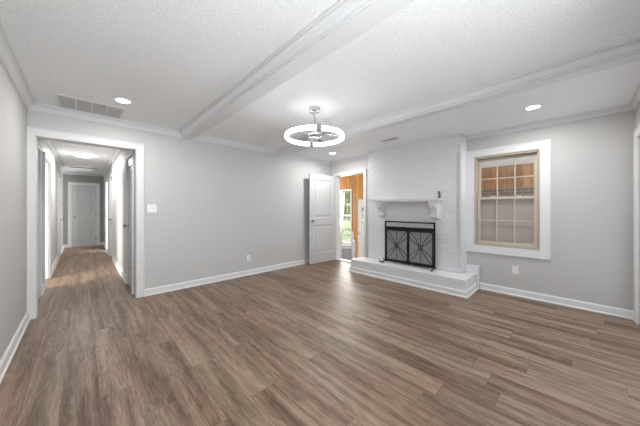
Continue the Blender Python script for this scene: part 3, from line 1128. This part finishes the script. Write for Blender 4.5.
downlight((0.322, 3.44, CZ), 'bright round recessed light beside the large return vent', 9)
p = onz(SZ, 533, 107)
downlight((p[0], p[1], SZ), 'bright round recessed light above and left of the tan window', 9)
p = onz(SZ, 332.5, 153)
downlight((p[0], p[1], SZ), 'small bright recessed light near the open white door', 11)
downlight((0.33, 0.45, CZ), 'added unseen round recessed light in the left bay above the camera', 5)  # unseen fixture, added for extra light near the camera
downlight((0.024, 7.49, CZ), 'bright flat round light on the hall ceiling', 14, r=0.13, dome=True)

# ------------------------------------------------------------------ vents
v = thing('return_vent', 'large rectangular return air grille on the ceiling by the hall opening', 'vent', (0.083, 3.925, CZ))
w_, h_ = 0.58, 0.46
b = MB()
f_ = 0.028
b.box(-w_ / 2, w_ / 2, -h_ / 2, -h_ / 2 + f_, -0.010, 0, 0.003, 1)
b.box(-w_ / 2, w_ / 2, h_ / 2 - f_, h_ / 2, -0.010, 0, 0.003, 1)
b.box(-w_ / 2, -w_ / 2 + f_, -h_ / 2 + f_, h_ / 2 - f_, -0.010, 0, 0.003, 1)
b.box(w_ / 2 - f_, w_ / 2, -h_ / 2 + f_, h_ / 2 - f_, -0.010, 0, 0.003, 1)
for k in (1, 2, 3):
    xx = -w_ / 2 + f_ + (w_ - 2 * f_) * k / 4
    b.box(xx - 0.006, xx + 0.006, -h_ / 2 + f_, h_ / 2 - f_, -0.011, -0.001)
b.build('grille_frame', MAT['trim'], v)
MB().box(-w_ / 2 + f_, w_ / 2 - f_, -h_ / 2 + f_, h_ / 2 - f_, -0.002, -0.0005).build('duct_opening', MAT['duct'], v)
b = MB()
nl = 26
for k in range(nl):
    yy = -h_ / 2 + f_ + (h_ - 2 * f_) * (k + 0.5) / nl
    b.prism([(yy - 0.0045, -0.002), (yy + 0.004, -0.0085), (yy + 0.0052, -0.0080), (yy - 0.0033, -0.0015)], 'x', -w_ / 2 + f_, w_ / 2 - f_)
b.build('louvers', MAT['grille'], v)

p = onz(SZ, 389.5, 139.5)
v = thing('supply_vent', 'small dark slotted register on the ceiling above the mantel', 'vent', (p[0], p[1], SZ))
b = MB()
b.box(-0.065, 0.065, -0.155, -0.135, -0.006, 0)
b.box(-0.065, 0.065, 0.135, 0.155, -0.006, 0)
b.box(-0.065, -0.05, -0.135, 0.135, -0.006, 0)
b.box(0.05, 0.065, -0.135, 0.135, -0.006, 0)
b.build('register_frame', MAT['trim'], v)
MB().box(-0.05, 0.05, -0.135, 0.0, -0.003, -0.0005).build('open_slot', MAT['slot'], v)
b = MB()
MB().box(-0.05, 0.05, 0.0, 0.135, -0.005, -0.0005).build('closed_damper', MAT['grille'], v)
for k in range(6):
    xx = -0.042 + k * 0.0168
    b.box(xx - 0.002, xx + 0.002, -0.135, 0.135, -0.006, -0.003)
b.build('register_louvers', MAT['grille'], v)

v = thing('hall_vent', 'long narrow dark grille on the hall ceiling near the far door', 'vent', (0.04, 9.85, CZ))
b = MB()
b.box(-0.31, 0.31, -0.13, -0.11, -0.006, 0)
b.box(-0.31, 0.31, 0.11, 0.13, -0.006, 0)
b.box(-0.31, -0.29, -0.11, 0.11, -0.006, 0)
b.box(0.29, 0.31, -0.11, 0.11, -0.006, 0)
b.build('register_frame', MAT['trim'], v)
MB().box(-0.29, 0.29, -0.11, 0.11, -0.003, -0.0005).build('open_slot', MAT['duct'], v)

# ------------------------------------------------------------------ switches and outlets
def wall_plate(kind, name, label, cat, loc, rz, group=None):
    """plate in local xz, facing local -y"""
    t = thing(name, label, cat, loc, rz, group='wall outlets' if kind == 'outlet' else 'light switches')
    w2, h2 = (0.036, 0.058) if kind != 'switch2' else (0.058, 0.058)
    MB().box(-w2, w2, -0.006, 0, -h2, h2, 0.003, 2).build('cover_plate', MAT['plate'], t)
    if kind == 'outlet':
        for s in (-1, 1):
            fc = MB().box(-0.017, 0.017, -0.008, -0.006, s * 0.024 - 0.015, s * 0.024 + 0.015, 0.001, 1).build('socket', MAT['plate'], t)
            b = MB()
            b.box(-0.0085, -0.006, -0.0088, -0.0078, s * 0.024 - 0.002, s * 0.024 + 0.009)
            b.box(0.006, 0.0085, -0.0088, -0.0078, s * 0.024 - 0.002, s * 0.024 + 0.009)
            b.cyl((0, -0.0088, s * 0.024 - 0.008), (0, -0.0078, s * 0.024 - 0.008), 0.003, n=10)
            b.build('socket_slots', MAT['slot'], fc)
    else:
        xs = (0,) if kind == 'switch' else (-0.023, 0.023)
        for xx in xs:
            MB().box(xx - 0.005, xx + 0.005, -0.017, -0.005, -0.004, 0.016, 0.002, 1).build('toggle', MAT['plate'], t)
    return t


wall_plate('switch2', 'light_switch', 'white double light switch right of the hall opening', 'light switch', (0.726, YA, 1.242), 0)
wall_plate('outlet', 'wall_outlet', 'white outlet low on the long panelled wall', 'outlet', (2.238, YA, 0.32), 0)
wall_plate('outlet', 'wall_outlet', 'white outlet low under the tan window', 'outlet', (XR, 0.59, 0.366), -PI / 2)
wall_plate('switch', 'light_switch', 'white light switch on the left hall wall', 'light switch', (HX0, 8.45, 1.33), PI / 2)

# ------------------------------------------------------------------ porch beyond the doorway and window
struct(MB().box(4.50, PX + 0.14, -1.45, 7.4, PF - 0.1, PF).build('floor_porch', MAT['porchfloor']), 'grey floor of the sunken porch', 'floor')
struct(MB().box(4.58, PX + 0.14, -1.45, 7.4, 2.44, 2.54).build('ceiling_porch', MAT['soffit']), 'white ceiling of the porch', 'ceiling')
struct(MB().box(4.42, 4.58, DY0, DY1, 0.0, 0.018, 0.004, 1).build('trim_9', MAT['trim']), 'white threshold of the porch doorway', 'threshold')
struct(MB().box(4.50, 4.58, -1.45, 7.4, PF, 0.0).build('wall_porch_step', MAT['redbrick']), 'brick riser below the porch doorway', 'wall')
# far porch wall: brick dado, pine panelling above, with a window and a door
PWY0, PWY1, PWZ0, PWZ1 = 5.44, 6.55, 0.02, 1.93
PDY0, PDY1, PDZ = 4.50, 5.22, 1.56
b = MB()
b.box(PX, PX + 0.12, -1.45, 3.0, 1.70, 2.20)
b.box(PX, PX + 0.12, 3.0, PDY0, 1.56, 2.44)
b.box(PX, PX + 0.12, PDY0, PDY1, PDZ, 2.44)
b.box(PX, PX + 0.12, PDY1, PWY0, PF, 2.44)
b.box(PX, PX + 0.12, PWY0, PWY1, PWZ1, 2.44)
b.box(PX, PX + 0.12, PWY1, 7.4, PF, 2.44)
struct(b.build('wall_porch_far', MAT['wood']), 'orange pine board wall of the porch', 'wall')
b = MB()
b.box(PX, PX + 0.12, -1.45, 3.0, PF, 1.70)
b.box(PX, PX + 0.12, 3.0, PDY0, PF, 1.56)
struct(b.build('wall_porch_brick', MAT['redbrick']), 'dark brown brick of the porch seen through the tan window', 'wall')
struct(MB().box(PX - 0.03, PX + 0.12, -1.45, 3.0, 2.20, 2.44).build('trim_10', MAT['trim']), 'pale fascia board above the pine boards', 'trim')
struct(MB().box(PX, PX + 0.12, PWY0, PWY1, PF, PWZ0).build('wall_porch_apron', MAT['trim']), 'pale wall under the bright porch window', 'wall')
# porch end walls with unseen openings, added for the fill lamps
for nm, yy, lab in (('wall_porch_left', 7.28, 'left end wall of the porch'), ('wall_porch_right', -1.45, 'right end wall of the porch')):
    b = MB()
    b.box(4.58, 4.80, yy, yy + 0.12, PF, 2.44)
    b.box(6.60, PX, yy, yy + 0.12, PF, 2.44)
    b.box(4.80, 6.60, yy, yy + 0.12, PF, 0.40)
    b.box(4.80, 6.60, yy, yy + 0.12, 2.0, 2.44)
    struct(b.build(nm, MAT['wood']), lab, 'wall')
struct(MB().box(4.50, 4.58, 4.36, 7.4, 0, 2.44).build('wall_porch_side', MAT['redbrick']), 'brick house wall of the porch', 'wall')
# porch window
pw = thing('window_4', 'bright white framed porch window with trees behind', 'window', (0, 0, 0), kind='structure')
b = MB()
f_ = 0.04
b.box(PX - 0.02, PX + 0.06, PWY0, PWY0 + f_, PWZ0, PWZ1)
b.box(PX - 0.02, PX + 0.06, PWY1 - f_, PWY1, PWZ0, PWZ1)
b.box(PX - 0.02, PX + 0.06, PWY0 + f_, PWY1 - f_, PWZ1 - f_, PWZ1)
b.box(PX - 0.02, PX + 0.06, PWY0 + f_, PWY1 - f_, PWZ0, PWZ0 + f_)
b.box(PX - 0.01, PX + 0.05, PWY0 + f_, PWY1 - f_, 0.98, 1.03)
b.build('window_frame', MAT['trim'], pw)
MB().box(PX + 0.02, PX + 0.024, PWY0 + f_, PWY1 - f_, PWZ0 + f_, PWZ1 - f_).build('window_pane', MAT['glass'], pw)
# porch door with a glass light
pdr = thing('door_7', 'white glazed exterior door at the far side of the porch', 'door', (0, 0, 0), kind='structure')
b = MB()
ga, gb = PDY0 + 0.20, PDY1 - 0.17
b.box(PX + 0.02, PX + 0.06, PDY0, ga, PF, PDZ)
b.box(PX + 0.02, PX + 0.06, gb, PDY1, PF, PDZ)
b.box(PX + 0.02, PX + 0.06, ga, gb, PF, 0.52)
b.box(PX + 0.02, PX + 0.06, ga, gb, 1.28, PDZ)
b.box(PX + 0.012, PX + 0.02, ga - 0.02, gb + 0.02, 0.50, 0.53)
b.box(PX + 0.012, PX + 0.02, ga - 0.02, gb + 0.02, 1.27, 1.30)
b.build('door_leaf', MAT['door'], pdr)
MB().box(PX + 0.038, PX + 0.042, ga, gb, 0.52, 1.28).build('door_glass', MAT['glass'], pdr)
b = MB()
b.cyl((PX + 0.02, PDY1 - 0.07, 0.40), (PX - 0.03, PDY1 - 0.07, 0.40), 0.012, n=12)
b.sphere((PX - 0.045, PDY1 - 0.07, 0.40), 0.032)
b.build('door_knob', MAT['steel'], pdr, smooth=True)

# white chair with an arched back standing in the porch
ch = thing('arched_chair', 'white chair with an arched back seen through the open doorway', 'chair', (5.15, 4.28, PF), 0)
# chair back lies in a plane facing the camera: local x to the right in view, local y away
ch.rotation_euler = (0, 0, -YAW + 0.0)
cw, seat_z, top_z = 0.16, 0.70, 1.19
pts = [(-cw, 0, 0), (-cw, 0, seat_z), (-cw, 0.01, top_z - 0.15)]
for k in range(1, 12):
    a = PI - PI * k / 12
    pts.append((cw * math.cos(a), 0.01, top_z - 0.15 + 0.14 * math.sin(a)))
pts += [(cw, 0.01, top_z - 0.15), (cw, 0, seat_z), (cw, 0, 0)]
MB().tube(pts, 0.024, 10).build('back_frame', MAT['chairwhite'], ch, smooth=True)
for k in range(3):
    xx = -0.08 + 0.08 * k
    zt = top_z - 0.15 + 0.14 * math.sqrt(1 - (xx / cw) ** 2)
    MB().tube([(xx, 0, seat_z), (xx, 0.01, zt)], 0.005, 8).build('spindle', MAT['chairwhite'], ch)
MB().box(-cw - 0.02, cw + 0.02, -0.02, 0.36, seat_z - 0.04, seat_z, 0.012, 2).build('seat', MAT['chairwhite'], ch)
MB().box(-cw, cw, 0.0, 0.34, seat_z, seat_z + 0.03, 0.012, 2).build('seat_pad', MAT['cushion'], ch)
for sx in (-1, 1):
    MB().tube([(sx * cw, 0.34, 0), (sx * cw, 0.34, seat_z - 0.03)], 0.016, 8).build('leg', MAT['chairwhite'], ch)
    MB().tube([(sx * cw, 0.0, 0.28), (sx * cw, 0.34, 0.28)], 0.010, 8).build('stretcher', MAT['chairwhite'], ch)
MB().box(-cw, cw, 0.008, 0.016, 0.35, seat_z - 0.04).build('back_panel', MAT['cushion'], ch)

np_ = thing('newel_post', 'short white post with a rounded knob beside the white chair', 'post', (4.86, 3.83, PF))
MB().box(-0.035, 0.035, -0.035, 0.035, 0, 0.86, 0.005, 1).build('post_shaft', MAT['chairwhite'], np_)
b = MB()
b.box(-0.045, 0.045, -0.045, 0.045, 0.86, 0.885, 0.004, 1)
b.sphere((0, 0, 0.925), 0.045)
b.build('post_knob', MAT['chairwhite'], np_, smooth=True)

# ------------------------------------------------------------------ outdoors
struct(MB().box(PX + 0.14, 40, -14, 45, PF - 0.35, PF - 0.12).build('ground', MAT['grass']), 'sunlit green lawn outside the porch window', 'lawn')


def tree(x, y, h, r, label, n=6500):
    t = thing('leafy_tree', label, 'tree', (x, y, PF - 0.12), group='trees behind the porch window')
    b = MB()
    b.tube([(0, 0, 0), (0.05, 0.03, h * 0.3), (-0.05, 0.06, h * 0.6), (0.02, 0, h * 0.85)], [0.16, 0.12, 0.09, 0.04], 10)
    for k in range(6):
        a = k * 1.05
        b.tube([(0, 0, h * (0.35 + 0.06 * k)), (math.cos(a) * r * 0.35, math.sin(a) * r * 0.35, h * (0.5 + 0.05 * k)),
                (math.cos(a) * r * 0.7, math.sin(a) * r * 0.7, h * (0.58 + 0.05 * k))], [0.06, 0.04, 0.02], 6)
    b.build('trunk', MAT['bark'], t, smooth=True)
    b = MB()
    blobs = []
    for k in range(16):
        a = random.uniform(0, 2 * PI)
        rr = r * random.uniform(0.1, 0.75)
        blobs.append((rr * math.cos(a), rr * math.sin(a), h * random.uniform(0.16, 0.95), r * random.uniform(0.25, 0.42)))
    for k in range(n):
        cx, cy, cz, cr = random.choice(blobs)
        d = Vector((random.gauss(0, 1), random.gauss(0, 1), random.gauss(0, 1))).normalized() * cr * random.uniform(0.6, 1.0)
        c = Vector((cx, cy, cz)) + d
        q = Vector((random.gauss(0, 1), random.gauss(0, 1), random.gauss(0, 1))).normalized()
        e = q.orthogonal().normalized()
        g = q.cross(e)
        sz = random.uniform(0.08, 0.16)
        vs = [b.bm.verts.new(c + e * sz), b.bm.verts.new(c + g * sz * 0.5), b.bm.verts.new(c - e * sz), b.bm.verts.new(c - g * sz * 0.5)]
        b.bm.faces.new(vs)
    b.build('foliage', MAT['leaf'], t)
    return t


tree(13.3, 10.0, 6.0, 2.9, 'leafy green tree filling the bright porch window')
tree(18.5, 14.4, 7.5, 2.6, 'taller green tree farther behind the porch window')
